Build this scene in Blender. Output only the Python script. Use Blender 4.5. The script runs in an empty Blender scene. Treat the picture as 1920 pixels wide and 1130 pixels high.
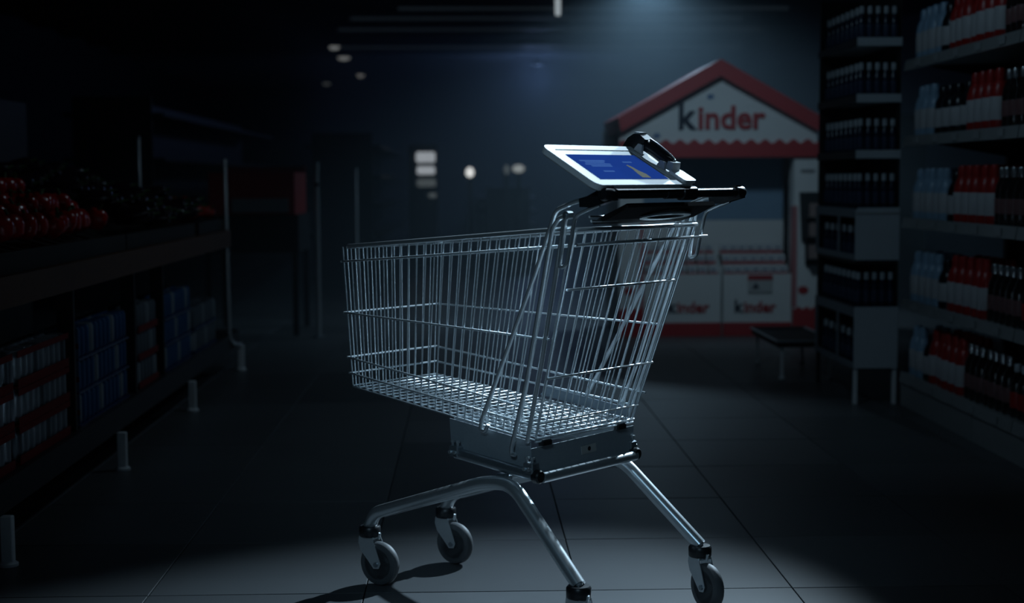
import bpy, math, random
from mathutils import Vector, Matrix
random.seed(7)
C = bpy.context.scene.collection
sc = bpy.context.scene

# ------------------------------------------------------------------ camera
cam_d = bpy.data.cameras.new('camera')
cam = bpy.data.objects.new('camera', cam_d); C.objects.link(cam)
PITCH, YAW, ROLL, CAMH, FPX = 0.080849, 0.029357, -0.004593, 1.14572, 2804.63
fw = Vector((math.sin(YAW)*math.cos(PITCH), math.cos(YAW)*math.cos(PITCH), -math.sin(PITCH)))
rt = Vector((math.cos(YAW), -math.sin(YAW), 0)); up = rt.cross(fw)
rr = rt*math.cos(ROLL) + up*math.sin(ROLL); uu = up*math.cos(ROLL) - rt*math.sin(ROLL)
cam.matrix_world = Matrix(((rr.x, uu.x, -fw.x, 0), (rr.y, uu.y, -fw.y, 0), (rr.z, uu.z, -fw.z, CAMH), (0, 0, 0, 1)))
cam_d.sensor_width = 36; cam_d.lens = FPX*36/1920
cam_d.clip_end = 200
cam_d.dof.use_dof = True; cam_d.dof.focus_distance = 3.95; cam_d.dof.aperture_fstop = 2.5
sc.camera = cam

# ------------------------------------------------------------------ world, lights, exposure
w = bpy.data.worlds.new('world'); sc.world = w; w.use_nodes = True
w.node_tree.nodes['Background'].inputs[0].default_value = (.36, .62, .90, 1)
w.node_tree.nodes['Background'].inputs[1].default_value = .010
vs = sc.view_settings
vs.view_transform = 'Standard'; vs.look = 'None'; vs.gamma = 1; vs.use_curve_mapping = False; vs.exposure = 0

def spot(name, loc, target, energy, angle, blend, radius, color):
    d = bpy.data.lights.new(name, 'SPOT'); d.energy = energy; d.spot_size = math.radians(angle); d.spot_blend = blend
    d.shadow_soft_size = radius; d.color = color
    o = bpy.data.objects.new(name, d); C.objects.link(o); o.location = loc
    o.rotation_euler = (Vector(target)-Vector(loc)).to_track_quat('-Z', 'Y').to_euler()
    return o
def point(name, loc, energy, radius, color):
    d = bpy.data.lights.new(name, 'POINT'); d.energy = energy; d.shadow_soft_size = radius; d.color = color
    o = bpy.data.objects.new(name, d); C.objects.link(o); o.location = loc; return o
KEY_LOC, KEY_AIM = (2.50, 7.62, 2.90), (-.10, 3.62, 0.40)
spot('key_spot_light', KEY_LOC, KEY_AIM, 1900, 27.5, 1, .05, (.60, .82, 1))
TOP_LOC, TOP_AIM = (.90, 5.45, 3.30), (.30, 3.72, 1.05)
spot('top_spot_light', TOP_LOC, TOP_AIM, 480, 30, .9, .06, (.62, .83, 1))
FILL_LOC, FILL_AIM = (-.75, -.6, 3.1), (0.05, 4.0, .55)
spot('added_fill_light', FILL_LOC, FILL_AIM, 120, 26, 1, .45, (.45, .75, 1))  # added fill from behind the camera, brightens the cart's near faces
KIOSK_LOC, KIOSK_AIM = (1.20, 8.30, 2.85), (1.78, 10.9, .95)
spot('added_kiosk_light', KIOSK_LOC, KIOSK_AIM, 62, 66, 1, .15, (.50, .78, 1))  # unseen lamp added to brighten the kiosk front
SHELF_LOC, SHELF_AIM = (.10, 5.5, 3.25), (2.35, 6.95, 1.0)
spot('added_shelf_light', SHELF_LOC, SHELF_AIM, 15, 70, .8, .10, (.50, .78, 1))  # unseen lamp added to brighten the right shelving and corner display
GLOBE_LOC = (1.50, 12.5, 2.92)
spot('globe_light', GLOBE_LOC, (1.5, 12.4, 0), 120, 150, 1, .10, (.45, .74, 1))
STAND_LOC, STAND_AIM = (.7, 6.9, 3.22), (-1.62, 7.5, .70)
spot('added_stand_light', STAND_LOC, STAND_AIM, 17, 112, .8, .10, (.55, .80, 1))  # unseen lamp added to lift the left produce stand out of the dark
BLUE_LOC = (1.23, 26.0, 2.95)
point('far_blue_light', BLUE_LOC, 34, .30, (.22, .42, 1))

# ------------------------------------------------------------------ materials
MATS = {}
def mat(name, col, rough=.5, metal=0, bump=0, scale=30, vary=.0, emit=None, estr=0, spec=.5, alpha=None, coat=0, trans=0):
    if name in MATS: return MATS[name]
    m = bpy.data.materials.new(name); m.use_nodes = True; nt = m.node_tree
    b = nt.nodes['Principled BSDF']
    b.inputs['Base Color'].default_value = (*col, 1); b.inputs['Roughness'].default_value = rough
    b.inputs['Metallic'].default_value = metal; b.inputs['Specular IOR Level'].default_value = spec
    b.inputs['Coat Weight'].default_value = coat
    b.inputs['Transmission Weight'].default_value = trans
    if emit: b.inputs['Emission Color'].default_value = (*emit, 1); b.inputs['Emission Strength'].default_value = estr
    if alpha is not None: b.inputs['Alpha'].default_value = alpha
    if name == 'floor_tile': vary = vary or .1
    if bump or vary:
        geo = nt.nodes.new('ShaderNodeNewGeometry') if name == 'floor_tile' else None
        tc = nt.nodes.new('ShaderNodeTexCoord'); n = nt.nodes.new('ShaderNodeTexNoise')
        n.inputs['Scale'].default_value = scale; n.inputs['Detail'].default_value = 5
        nt.links.new(geo.outputs['Position'] if geo else tc.outputs['Object'], n.inputs['Vector'])
        if bump:
            bp = nt.nodes.new('ShaderNodeBump'); bp.inputs['Strength'].default_value = bump; bp.inputs['Distance'].default_value = .01
            nt.links.new(n.outputs['Fac'], bp.inputs['Height']); nt.links.new(bp.outputs['Normal'], b.inputs['Normal'])
        if vary:
            r = nt.nodes.new('ShaderNodeMapRange'); r.inputs['To Min'].default_value = 1-vary; r.inputs['To Max'].default_value = 1+vary
            mx = nt.nodes.new('ShaderNodeMix'); mx.data_type = 'RGBA'; mx.blend_type = 'MULTIPLY'; mx.inputs[0].default_value = 1
            mx.inputs[6].default_value = (*col, 1)
            if geo:
                oi = nt.nodes.new('ShaderNodeObjectInfo'); rp_ = nt.nodes.new('ShaderNodeMapRange'); rp_.inputs['To Min'].default_value = .8; rp_.inputs['To Max'].default_value = 1.25
                vm = nt.nodes.new('ShaderNodeVectorMath'); vm.operation = 'SCALE'; vm.inputs[0].default_value = col
                nt.links.new(oi.outputs['Random'], rp_.inputs['Value']); nt.links.new(rp_.outputs['Result'], vm.inputs['Scale']); nt.links.new(vm.outputs[0], mx.inputs[6])
            nt.links.new(n.outputs['Fac'], r.inputs['Value']); nt.links.new(r.outputs['Result'], mx.inputs[7])
            nt.links.new(mx.outputs[2], b.inputs['Base Color'])
    MATS[name] = m; return m
ZINC = mat('zinc_wire', (.62, .68, .72), .42, .55)
CHROME = mat('chrome_tube', (.62, .67, .70), .30, .75, vary=.06, scale=60)
STEEL = mat('steel_dark', (.30, .34, .37), .38, .8, bump=.02, scale=200)
PLATE = mat('painted_plate', (.27, .31, .34), .45, .15, bump=.03, scale=120, vary=.1)
BLACK = mat('black_plastic', (.012, .014, .017), .35)
GRIP = mat('black_grip', (.02, .022, .025), .28)
RUBBER = mat('grey_rubber', (.085, .092, .10), .6, vary=.1, scale=40)
HUBM = mat('grey_hub_plastic', (.20, .215, .23), .5)
WHITE_P = mat('white_plastic', (.80, .82, .84), .35)
GREY_P = mat('grey_plastic', (.42, .45, .47), .4)
SCREEN = mat('blue_screen', (.004, .012, .05), .6, spec=0, emit=(.010, .040, .24), estr=.78)
SCR_TXT = mat('screen_text', (.02, .04, .10), .6, spec=0, emit=(.04, .11, .36), estr=.7)
SCR_PIC = mat('screen_picture', (.06, .06, .05), .6, spec=0, emit=(.14, .17, .16), estr=.6)
TILE = mat('floor_tile', (.085, .092, .098), .42, 0, bump=.006, scale=2.3, vary=.12, spec=.38)
GROUT = mat('grout', (.02, .021, .023), .8)
KWHITE = mat('kiosk_white_board', (.62, .62, .62), .55, vary=.04, scale=6)
KRED = mat('kiosk_red_board', (.36, .030, .035), .5, vary=.05, scale=6)
KNAVY = mat('kiosk_navy_letter', (.006, .010, .03), .5)
KDARK = mat('kiosk_interior', (.05, .06, .075), .6)
KGLASS = mat('kiosk_pane', (.20, .30, .41), .25)
SHELF_G = mat('shelf_grey_metal', (.40, .42, .42), .4, .3, vary=.08, scale=14)
SHELF_D = mat('shelf_dark_back', (.018, .020, .022), .6)
RED_B = mat('red_bottle_plastic', (.42, .022, .020), .35)
LABEL_W = mat('white_label', (.54, .55, .57), .5)
BLUE_B = mat('pale_blue_plastic', (.30, .46, .62), .3)
DARK_B = mat('dark_bottle_plastic', (.012, .014, .02), .25)
GLASS_B = mat('dark_glass_bottle', (.02, .016, .016), .06, spec=.8, coat=.4)
SILVER = mat('silver_cap', (.7, .72, .75), .25, .9)
NAVY_B = mat('navy_bottle', (.010, .020, .048), .22)
NAVY_L = mat('navy_bottle_label', (.022, .042, .09), .4)
CAP_W = mat('pale_cap', (.55, .60, .64), .3)
ECAP_W = mat('display_white_card', (.56, .62, .66), .5, vary=.05, scale=8)
WOOD = mat('brown_wood', (.10, .036, .010), .5, bump=.05, scale=18, vary=.25)
DARKM = mat('dark_metal', (.015, .016, .018), .5)
LEGM = mat('stand_leg_metal', (.88, .90, .92), .35, .0)
POLEM = mat('satin_pole', (.92, .94, .96), .20, .6)
PEPPER = mat('red_pepper', (.42, .012, .010), .22, vary=.15, scale=12)
TOMATO = mat('red_tomato', (.40, .030, .018), .25, vary=.15, scale=12)
STEM = mat('green_stem', (.03, .09, .02), .6)
AUB = mat('dark_aubergine', (.020, .010, .016), .22, vary=.2, scale=10)
CRATE = mat('dark_crate', (.014, .011, .009), .6, vary=.15)
CAN_B = mat('blue_can', (.03, .12, .28), .3, .4)
CAN_W = mat('white_can', (.34, .38, .42), .3, .4)
CAN_G = mat('grey_can', (.18, .21, .24), .3, .5)
FILM_R = mat('red_pack_film', (.20, .010, .010), .6, spec=.2)
FILM_B = mat('blue_pack_film', (.02, .05, .15), .25)
WALLM = mat('dark_wall', (.02, .025, .03), .7, vary=.1, scale=2)
CEILM = mat('dark_ceiling', (.10, .115, .13), .7, vary=.1, scale=1.5)
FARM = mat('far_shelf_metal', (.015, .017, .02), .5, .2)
def glow(name, col, s): return mat(name, (.2, .2, .2), .4, emit=col, estr=s)
GLOW_W = glow('lit_white_panel', (.72, .86, 1), .55)
GLOW_D = glow('lit_dim_panel', (.7, .9, 1), .10)
GLOW_L = glow('lit_lamp_face', (.85, .95, 1), 1.3)
GLOW_C = glow('lit_downlight', (.75, .9, 1), .35)
GLOW_T = glow('lit_tube', (.75, .9, 1), .42)

# ------------------------------------------------------------------ mesh helpers
class MB:
    def __init__(s): s.v = []; s.f = []; s.sm = []
    def add(s, vs, fs, smooth=False):
        o = len(s.v); s.v += [tuple(v) for v in vs]; s.f += [tuple(i+o for i in f) for f in fs]; s.sm += [smooth]*len(fs); return s
    def box(s, x0, x1, y0, y1, z0, z1):
        v = [(x, y, z) for z in (z0, z1) for y in (y0, y1) for x in (x0, x1)]
        return s.add(v, [(0, 2, 3, 1), (4, 5, 7, 6), (0, 1, 5, 4), (2, 6, 7, 3), (0, 4, 6, 2), (1, 3, 7, 5)])
    def cbox(s, x0, x1, y0, y1, z0, z1, c):
        # box with chamfered upright edges and a chamfered top
        def ring(i, z): return [(x0+i+c, y0+i, z), (x1-i-c, y0+i, z), (x1-i, y0+i+c, z), (x1-i, y1-i-c, z), (x1-i-c, y1-i, z), (x0+i+c, y1-i, z), (x0+i, y1-i-c, z), (x0+i, y0+i+c, z)]
        v = ring(0, z0)+ring(0, z1-c)+ring(c, z1)
        f = [tuple(range(7, -1, -1)), tuple(range(16, 24))]
        for a in (0, 8):
            for i in range(8): f.append((a+i, a+(i+1) % 8, a+8+(i+1) % 8, a+8+i))
        return s.add(v, f)
    def tube(s, pts, r, n=8, closed=False, smooth=True, rx=None):
        pts = [Vector(p) for p in pts]; N = len(pts); rings = []
        t0 = (pts[1]-pts[0]).normalized()
        a = Vector((0, 0, 1)) if abs(t0.z) < .9 else Vector((1, 0, 0))
        nrm = (a - t0*a.dot(t0)).normalized()
        for i, p in enumerate(pts):
            if closed: t = (pts[(i+1) % N]-pts[i-1]).normalized()
            elif i == 0: t = t0
            elif i == N-1: t = (pts[-1]-pts[-2]).normalized()
            else: t = ((pts[i+1]-p).normalized()+(p-pts[i-1]).normalized()).normalized()
            nrm = (nrm - t*nrm.dot(t)).normalized(); b = t.cross(nrm)
            rad = r[i] if isinstance(r, (list, tuple)) else r
            rings.append([p + nrm*math.cos(2*math.pi*k/n)*rad + b*math.sin(2*math.pi*k/n)*(rad if rx is None else rx) for k in range(n)])
        v = [q for g in rings for q in g]; f = []
        M = N if closed else N-1
        for i in range(M):
            for k in range(n):
                j = (i+1) % N
                f.append((i*n+k, i*n+(k+1) % n, j*n+(k+1) % n, j*n+k))
        s.add(v, f, smooth)
        if not closed:
            o = len(s.v)-len(v)
            s.f += [tuple(o+k for k in range(n-1, -1, -1)), tuple(o+(N-1)*n+k for k in range(n))]; s.sm += [False, False]
        return s
    def lathe(s, prof, n=16, c=(0, 0, 0), sx=1, sy=1, axis='z', smooth=True, wob=None):
        v = []; f = []
        for r, h in prof:
            for k in range(n):
                a = 2*math.pi*k/n; q = r*(1 if wob is None else wob(a, h))
                p = (q*math.cos(a)*sx, q*math.sin(a)*sy, h)
                if axis == 'x': p = (p[2], p[0], p[1])
                if axis == 'y': p = (p[1], p[2], p[0])
                v.append((p[0]+c[0], p[1]+c[1], p[2]+c[2]))
        for i in range(len(prof)-1):
            for k in range(n): f.append((i*n+k, i*n+(k+1) % n, (i+1)*n+(k+1) % n, (i+1)*n+k))
        o = len(s.v); s.add(v, f, smooth)
        m = len(prof)-1
        if prof[0][0] > 1e-5: s.f.append(tuple(o+k for k in range(n-1, -1, -1))); s.sm.append(False)
        if prof[-1][0] > 1e-5: s.f.append(tuple(o+m*n+k for k in range(n))); s.sm.append(False)
        return s
    def prism(s, poly, o, u, vv, w, t):
        # polygon (a,b) -> o + a*u + b*vv, thickness t along w
        o, u, vv, w = map(Vector, (o, u, vv, w)); n = len(poly)
        P = [o+u*a+vv*b for a, b in poly]; Q = [p+w*t for p in P]
        f = [tuple(range(n-1, -1, -1)), tuple(range(n, 2*n))]+[(i, (i+1) % n, n+(i+1) % n, n+i) for i in range(n)]
        return s.add(P+Q, f)
    def mesh(s, name, m):
        me = bpy.data.meshes.new(name); me.from_pydata(s.v, [], s.f)
        me.polygons.foreach_set('use_smooth', s.sm); me.materials.append(m); me.update()
        import bmesh
        bm = bmesh.new(); bm.from_mesh(me); bmesh.ops.recalc_face_normals(bm, faces=bm.faces[:]); bm.to_mesh(me); bm.free()
        me.set_sharp_from_angle(angle=math.radians(40)); me.polygons.foreach_set('use_smooth', s.sm)
        return me
    def build(s, name, m, parent=None, off=None):
        if off is not None: s.v = [(a-off[0], b-off[1], c-off[2]) for a, b, c in s.v]
        o = bpy.data.objects.new(name, s.mesh(name, m)); C.objects.link(o); o.parent = parent
        return o
def inst(name, me, parent=None, loc=(0, 0, 0), rz=0):
    o = bpy.data.objects.new(name, me); C.objects.link(o); o.parent = parent; o.location = loc; o.rotation_euler[2] = rz; return o
def tag(o, label=None, cat=None, group=None, kind=None):
    if label: o['label'] = label
    if cat: o['category'] = cat
    if group: o['group'] = group
    if kind: o['kind'] = kind
    return o
def empty(name, loc=(0, 0, 0), rz=0):
    o = bpy.data.objects.new(name, None); C.objects.link(o); o.location = loc; o.rotation_euler[2] = rz; o.empty_display_size = .05; return o
def copy_tree(o, parent=None):
    c = o.copy(); C.objects.link(c); c.parent = parent
    for ch in list(o.children): copy_tree(ch, c)
    return c
def fillet(pts, r, n=5):
    pts = [Vector(p) for p in pts]; out = [pts[0]]
    for i in range(1, len(pts)-1):
        a, p, b = pts[i-1], pts[i], pts[i+1]
        d1, d2 = (a-p), (b-p); q = min(r, d1.length*.48, d2.length*.48)
        s_, e = p+d1.normalized()*q, p+d2.normalized()*q
        for k in range(n+1):
            t = k/n; out.append(s_*(1-t)**2 + p*2*t*(1-t) + e*t*t)
    out.append(pts[-1]); return out
def lerp(a, b, t): return tuple(x+(y-x)*t for x, y in zip(a, b))
ORD = ['first', 'second', 'third', 'fourth', 'fifth', 'sixth', 'seventh', 'eighth', 'ninth', 'tenth', 'eleventh', 'twelfth', 'thirteenth', 'fourteenth', 'fifteenth', 'sixteenth', 'seventeenth', 'eighteenth']
def text_mesh(body, size, m, ext=.004, bold=.0, sx=1.0):
    cu = bpy.data.curves.new('lettering', 'FONT'); cu.body = body; cu.size = size; cu.extrude = ext; cu.offset = bold; cu.resolution_u = 4
    to = bpy.data.objects.new('lettering', cu); C.objects.link(to)
    bpy.context.view_layer.update()
    me = bpy.data.meshes.new_from_object(to.evaluated_get(bpy.context.evaluated_depsgraph_get()))
    bpy.data.objects.remove(to); bpy.data.curves.remove(cu)
    me.materials.clear(); me.materials.append(m)
    xs = [v.co.x for v in me.vertices]; x0 = min(xs)
    for v in me.vertices: v.co = Vector(((v.co.x-x0)*sx, -v.co.z, v.co.y))   # upright, facing -Y
    return me, (max(xs)-x0)*sx

# ------------------------------------------------------------------ the setting
T, TX0, TY0 = .6, -.89437, 4.10579
floor = MB().box(-6, 6, -1.5, 36, -.05, -.012).build('floor', GROUT); tag(floor, kind='structure')
tile_mesh = MB().cbox(-.2982, .2982, -.2982, .2982, -.012, 0, .0010).mesh('tile', TILE)
far = MB()
for j in range(-5, 53):
    yc = TY0+(j+.5)*T
    for k in range(-9, 12):
        xc = TX0+(k+.5)*T
        if abs(xc) > 5.9 or yc > 35.7: continue
        near = 2.2 < yc < 12.6 and -.30*yc-.75 < xc < .42*yc+.3 and xc < 3.2 and xc > -2.6
        if near:
            t = inst('tile', tile_mesh, floor, (xc, yc, random.uniform(-.0004, .0002)))
            t.rotation_euler = (random.gauss(0, .0012), random.gauss(0, .0012), 0)
        else:
            far.add([(xc+a*.2982, yc+b*.2982, 0) for a, b in ((-1, -1), (1, -1), (1, 1), (-1, 1))], [(0, 1, 2, 3)])
tag(far.build('tile_remainder', TILE, floor), kind='stuff')
ceil = MB().box(-6, 6, -1.5, 36, 3.42, 3.5).build('ceiling', CEILM); tag(ceil, kind='structure')
for i in range(25):
    y = -1.3+i*1.5
    MB().box(-6, 6, y, y+.16, 3.30, 3.42).build('ceiling_beam', CEILM, ceil)
tag(MB().box(-6, 6, 36, 36.15, 0, 3.5).build('wall_back', WALLM), kind='structure')
tag(MB().box(-6.15, -6, 2, 36.15, 0, 3.5).build('wall_left', WALLM), kind='structure')
tag(MB().box(6, 6.15, 2, 36.15, 0, 3.5).build('wall_right', WALLM), kind='structure')

# ------------------------------------------------------------------ shopping cart (local: x to the nose, y to its left side, z up)
CO, CPHI = (0.440, 3.739, 0), 0.827+math.pi/2
cart = empty('shopping_cart', CO, CPHI)
tag(cart, 'empty silver wire shopping cart standing alone in the middle of the aisle', 'shopping cart')
BR = lambda s: Vector((.183, .206*s, .499)); BF = lambda s: Vector((.884, .172*s, .570))
TR = lambda s: Vector((.018, .262*s, 1.030)); TF = lambda s: Vector((.888, .200*s, .962))
WR, RR, UR = .0021, .0028, .0058
# floor grid: cross wires and long wires joined
fg = MB(); NW = 26
for i in range(NW):
    t = i/(NW-1); a, b = BR(1).lerp(BF(1), t), BR(-1).lerp(BF(-1), t)
    fg.tube([a, b], WR, 6)
for i in range(15):
    t = i/14; fg.tube([Vector(lerp(BR(1), BR(-1), t))-Vector((.0, 0, .004)), Vector(lerp(BF(1), BF(-1), t))-Vector((0, 0, .004))], WR, 6)
for dz, dx in ((-.009, .0), (.0, -.004)):
    fg.tube([BR(1)+Vector((dx, 0, dz)), BR(-1)+Vector((dx, 0, dz))], .0026, 6)
tag(fg.build('floor_grid', ZINC, cart), kind='stuff')
def side_pt(s, xt, zt):      # xt 0 rear..1 nose, zt 0 floor..1 rim
    return BR(s).lerp(BF(s), xt).lerp(TR(s).lerp(TF(s), xt), zt)
RAILS = [((.888, .198, .921), (.03, .259, .990)), ((.895, .184, .777), (.108, .236, .757)), ((.893, .174, .650), (.150, .214, .571)), ((.890, .171, .605), (.180, .210, .534))]
for s in (1, -1):
    m = MB()
    for a, b in RAILS:
        m.tube([(a[0]+.006, (a[1]+.005)*s, a[2]), (b[0], (b[1]+.005)*s, b[2])], RR, 8)
    side = m.build('side_panel', ZINC, cart)
    for i in range(NW):
        t = i/(NW-1)
        a, b = side_pt(s, t, 0), side_pt(s, t, 1)
        d = Vector((0, -.012*s, -.001))
        MB().tube(fillet([a+d, a+Vector((0, 0, -.0005)), b], .008, 3), WR, 6).build('upright_wire', ZINC, side)
m = MB()
for a, b in RAILS:
    m.tube([(a[0]+.002, -(a[1]+.008), a[2]), (a[0]+.006, 0, a[2]), (a[0]+.002, (a[1]+.008), a[2])], RR, 8)
nose = m.build('nose_panel', ZINC, cart)
for i in range(13):
    t = (i+.5)/13
    a, b = BF(1).lerp(BF(-1), t), TF(1).lerp(TF(-1), t)
    MB().tube(fillet([a+Vector((-.012, 0, -.005)), a+Vector((.001, 0, -.005)), b], .008, 3), WR, 6).build('upright_wire', ZINC, nose)
# top rim, one bent tube round the nose
rim = fillet([TR(1), TF(1)+Vector((.002, 0, 0)), TF(-1)+Vector((.002, 0, 0)), TR(-1)], .05, 6)
MB().tube(rim, .0065, 10).build('rim', CHROME, cart)
# rear gate
gate_pt = lambda y, z: Vector((.190+(.022-.190)*(z-.499)/(1.030-.499)-.006, y*(.204+(.252-.204)*(z-.499)/(1.030-.499)), z))
gate = MB().tube([gate_pt(1.02, 1.027)-Vector((.004, 0, 0)), gate_pt(-1.02, 1.027)-Vector((.004, 0, 0))], .0058, 8).build('rear_gate', CHROME, cart)
for z, r, e in ((.880, .0032, .97), (.656, .0032, 1.02), (.538, .0028, 1.0)):
    MB().tube([gate_pt(e, z)-Vector((.004, 0, 0)), gate_pt(-e, z)-Vector((.004, 0, 0))], r, 8).build('cross_wire', CHROME, gate)
MB().tube([(-.004, .272, .992), (-.004, -.280, .997)], .0036, 8).build('stop_bar', CHROME, cart)
for i in range(15):
    y = .985-1.97*i/14
    MB().tube([gate_pt(y, .503), gate_pt(y, 1.027)], WR*.95, 6).build('upright_wire', ZINC, gate)
# thick wire supports, both sides
for s in (1, -1):
    S = lambda *p: [(a, b*s, c) for a, b, c in p]
    MB().tube(fillet(S((.335, .213, .520), (.345, .213, .500), (.362, .213, .503), (.357, .213, .53), (.146, .250, .914), (.062, .270, 1.074), (.0, .272, 1.095), (-.075, .274, 1.108)), .016, 4), UR, 8).build('support_brace', CHROME, cart)
    MB().tube(fillet(S((.243, .214, .452), (.256, .214, .452), (.254, .215, .470), (.186, .233, .654), (.074, .269, 1.030), (.052, .270, 1.056), (.030, .270, 1.060)), .014, 4), UR, 8).build('support_upright', CHROME, cart)
    MB().tube(fillet(S((.206, .211, .488), (.142, .232, .684), (.046, .268, 1.010), (.040, .268, 1.045), (.026, .268, 1.062)), .014, 4), UR, 8).build('support_upright', CHROME, cart)
    MB().tube(fillet(S((-.075, .278, 1.088), (-.034, .277, 1.074), (-.002, .276, 1.061), (.026, .275, .942), (.048, .275, .936), (.030, .275, 1.046), (.024, .275, 1.062)), .014, 4), .0048, 8).build('arm_loop', CHROME, cart)
    MB().lathe([(0, -.010), (.010, -.010), (.010, .010), (0, .010)], 12, (.026, .268*s, 1.062), axis='y').lathe([(0, -.016), (.005, -.016), (.005, .016), (0, .016)], 10, (.026, .268*s, 1.062), axis='y').build('hinge_bush', STEEL, cart)
# handle bar
HX, HZ = -.100, 1.112
hb = MB().lathe([(.0115, -.285), (.0115, -.03), (.0135, -.028), (.0135, .05), (.0115, .052), (.0115, .285)], 20, (HX, 0, HZ), axis='y').build('handle_bar', GRIP, cart)
for s in (1, -1):
    MB().lathe([(0, .262), (.0150, .262), (.0160, .268), (.0160, .294), (.0125, .301), (0, .302)] if s > 0 else [(0, -.302), (.0125, -.301), (.0160, -.294), (.0160, -.268), (.0150, -.262), (0, -.262)], 20, (HX, 0, HZ), axis='y').build('end_cap', BLACK, hb)
    m = MB().prism([(-.118, 1.098), (-.105, 1.130), (-.085, 1.126), (-.045, 1.108), (-.02, 1.102), (-.022, 1.082), (-.06, 1.082)], (0, .262*s, 0), (1, 0, 0), (0, 0, 1), (0, s, 0), .024)
    m.build('handle_bracket', BLACK, cart)
# child seat flap under the handle: dark panel, folded wire ends, flat coin lock plate
MB().prism([(-.09, 1.090), (-.02, 1.060), (.015, 1.044), (.012, 1.038), (-.03, 1.050), (-.095, 1.080)], (0, -.18, 0), (1, 0, 0), (0, 0, 1), (0, 1, 0), .37).build('seat_flap', mat('matt_black_panel', (.010, .011, .013), .8, spec=.2), cart)
for y0, y1, z in ((.235, .150, 1.058), (.228, .125, 1.048), (-.115, -.235, 1.062), (-.100, -.195, 1.052)):
    MB().tube([(-.012, y0, z), (-.014, y1, z)], .0032, 8).build('seat_wire', CHROME, cart)
cl = MB()
import math as _m
ring = [(-.050+.020*_m.cos(a), -.025+.075*_m.sin(a)) for a in [2*_m.pi*k/20 for k in range(20)]]
outer = [(-.050+.036*_m.cos(a)**1, -.025+.100*_m.sin(a)) for a in [2*_m.pi*k/20 for k in range(20)]]
v = [(x, y, 1.052+.25*(-x-.03)) for x, y in ring]+[(x, y, 1.052+.25*(-x-.03)) for x, y in outer]
v += [(x, y, z-.004) for x, y, z in v]
f = []
for k in range(20):
    j = (k+1) % 20
    f += [(k, j, 20+j, 20+k), (40+k, 60+k, 60+j, 40+j), (20+k, 20+j, 60+j, 60+k), (k, 40+k, 40+j, j)]
cl.add(v, f).build('coin_lock_plate', CHROME, cart)
# chassis: plates, tubes, clamps
fz = lambda x: .499+(x-.183)*.1013
for s in (1, -1):
    MB().prism([(.205, .415), (.205, fz(.205)-.012), (.485, fz(.485)-.010), (.478, .436), (.22, .410)], (0, .196*s, 0), (1, 0, 0), (0, 0, 1), (0, s, 0), .003).build('side_plate', PLATE, cart)
    tb = MB().tube([(.176, .206*s, .403), (.455, .206*s, .432)], .0145, 16).build('chassis_tube', STEEL, cart)
    MB().lathe([(0, -.016), (.014, -.016), (.0175, -.012), (.0175, .004), (0, .004)], 18, (.180, .206*s, .4034), axis='x').build('end_cap', BLACK, tb)
    for x, dz in ((.452, .432), (.196, .418)):
        cb = MB().cbox(x-.016, x+.016, .208*s-.014, .208*s+.014, dz-.008, dz+.020, .003).build('clamp', STEEL, cart)
        bb = MB()
        for k in (-1, 1):
            bb.lathe([(.0035, 0), (.0035, .012), (.006, .012), (.006, .018), (0, .018)], 8, (x+k*.009, .212*s, dz+.016))
            bb.lathe([(0, -.002), (.005, -.002), (.005, .006), (0, .006)] if s > 0 else [(0, -.006), (.005, -.006), (.005, .002), (0, .002)], 8, (x+k*.008, .222*s, dz+.004), axis='y')
        bb.build('bolt', CHROME, cb)
rp = MB().prism([(-.214, .400), (.214, .398), (.216, .474), (-.216, .478)], (.188, 0, 0), (0, 1, 0), (0, 0, 1), (1, 0, 0), .003).build('rear_plate', PLATE, cart)
MB().prism([(-.05, .432), (.012, .430), (.016, .452), (-.046, .454)], (.1865, 0, 0), (0, 1, 0), (0, 0, 1), (1, 0, 0), .0015).build('sticker', mat('sticker_grey', (.36, .37, .36), .6), rp)
MB().lathe([(0, 0), (.006, 0), (.006, .0012), (0, .0012)], 12, (.1855, -.018, .443), axis='x').build('sticker_mark', BLACK, rp)
MB().prism([(-.190, .432), (.190, .432), (.186, .520), (-.186, .520)], (.478, 0, 0), (0, 1, 0), (0, 0, 1), (1, 0, 0), .003).build('front_plate', PLATE, cart)
MB().tube([(.174, .192, .398), (.174, -.205, .399)], .0135, 16).build('rear_cross_tube', CHROME, cart)
for y in (.165, -.150):
    MB().cbox(.176, .192, y-.020, y+.020, .478, .492, .003).build('buffer', BLACK, cart)
MB().prism([(.19, fz(.19)+.004), (.19, fz(.19)+.030), (.47, fz(.47)+.034), (.50, fz(.5)+.006)], (0, -.196, 0), (1, 0, 0), (0, 0, 1), (0, 1, 0), .004).build('inner_kick_panel', mat('grey_kick_panel', (.20, .25, .30), .35, .3), cart)
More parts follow.
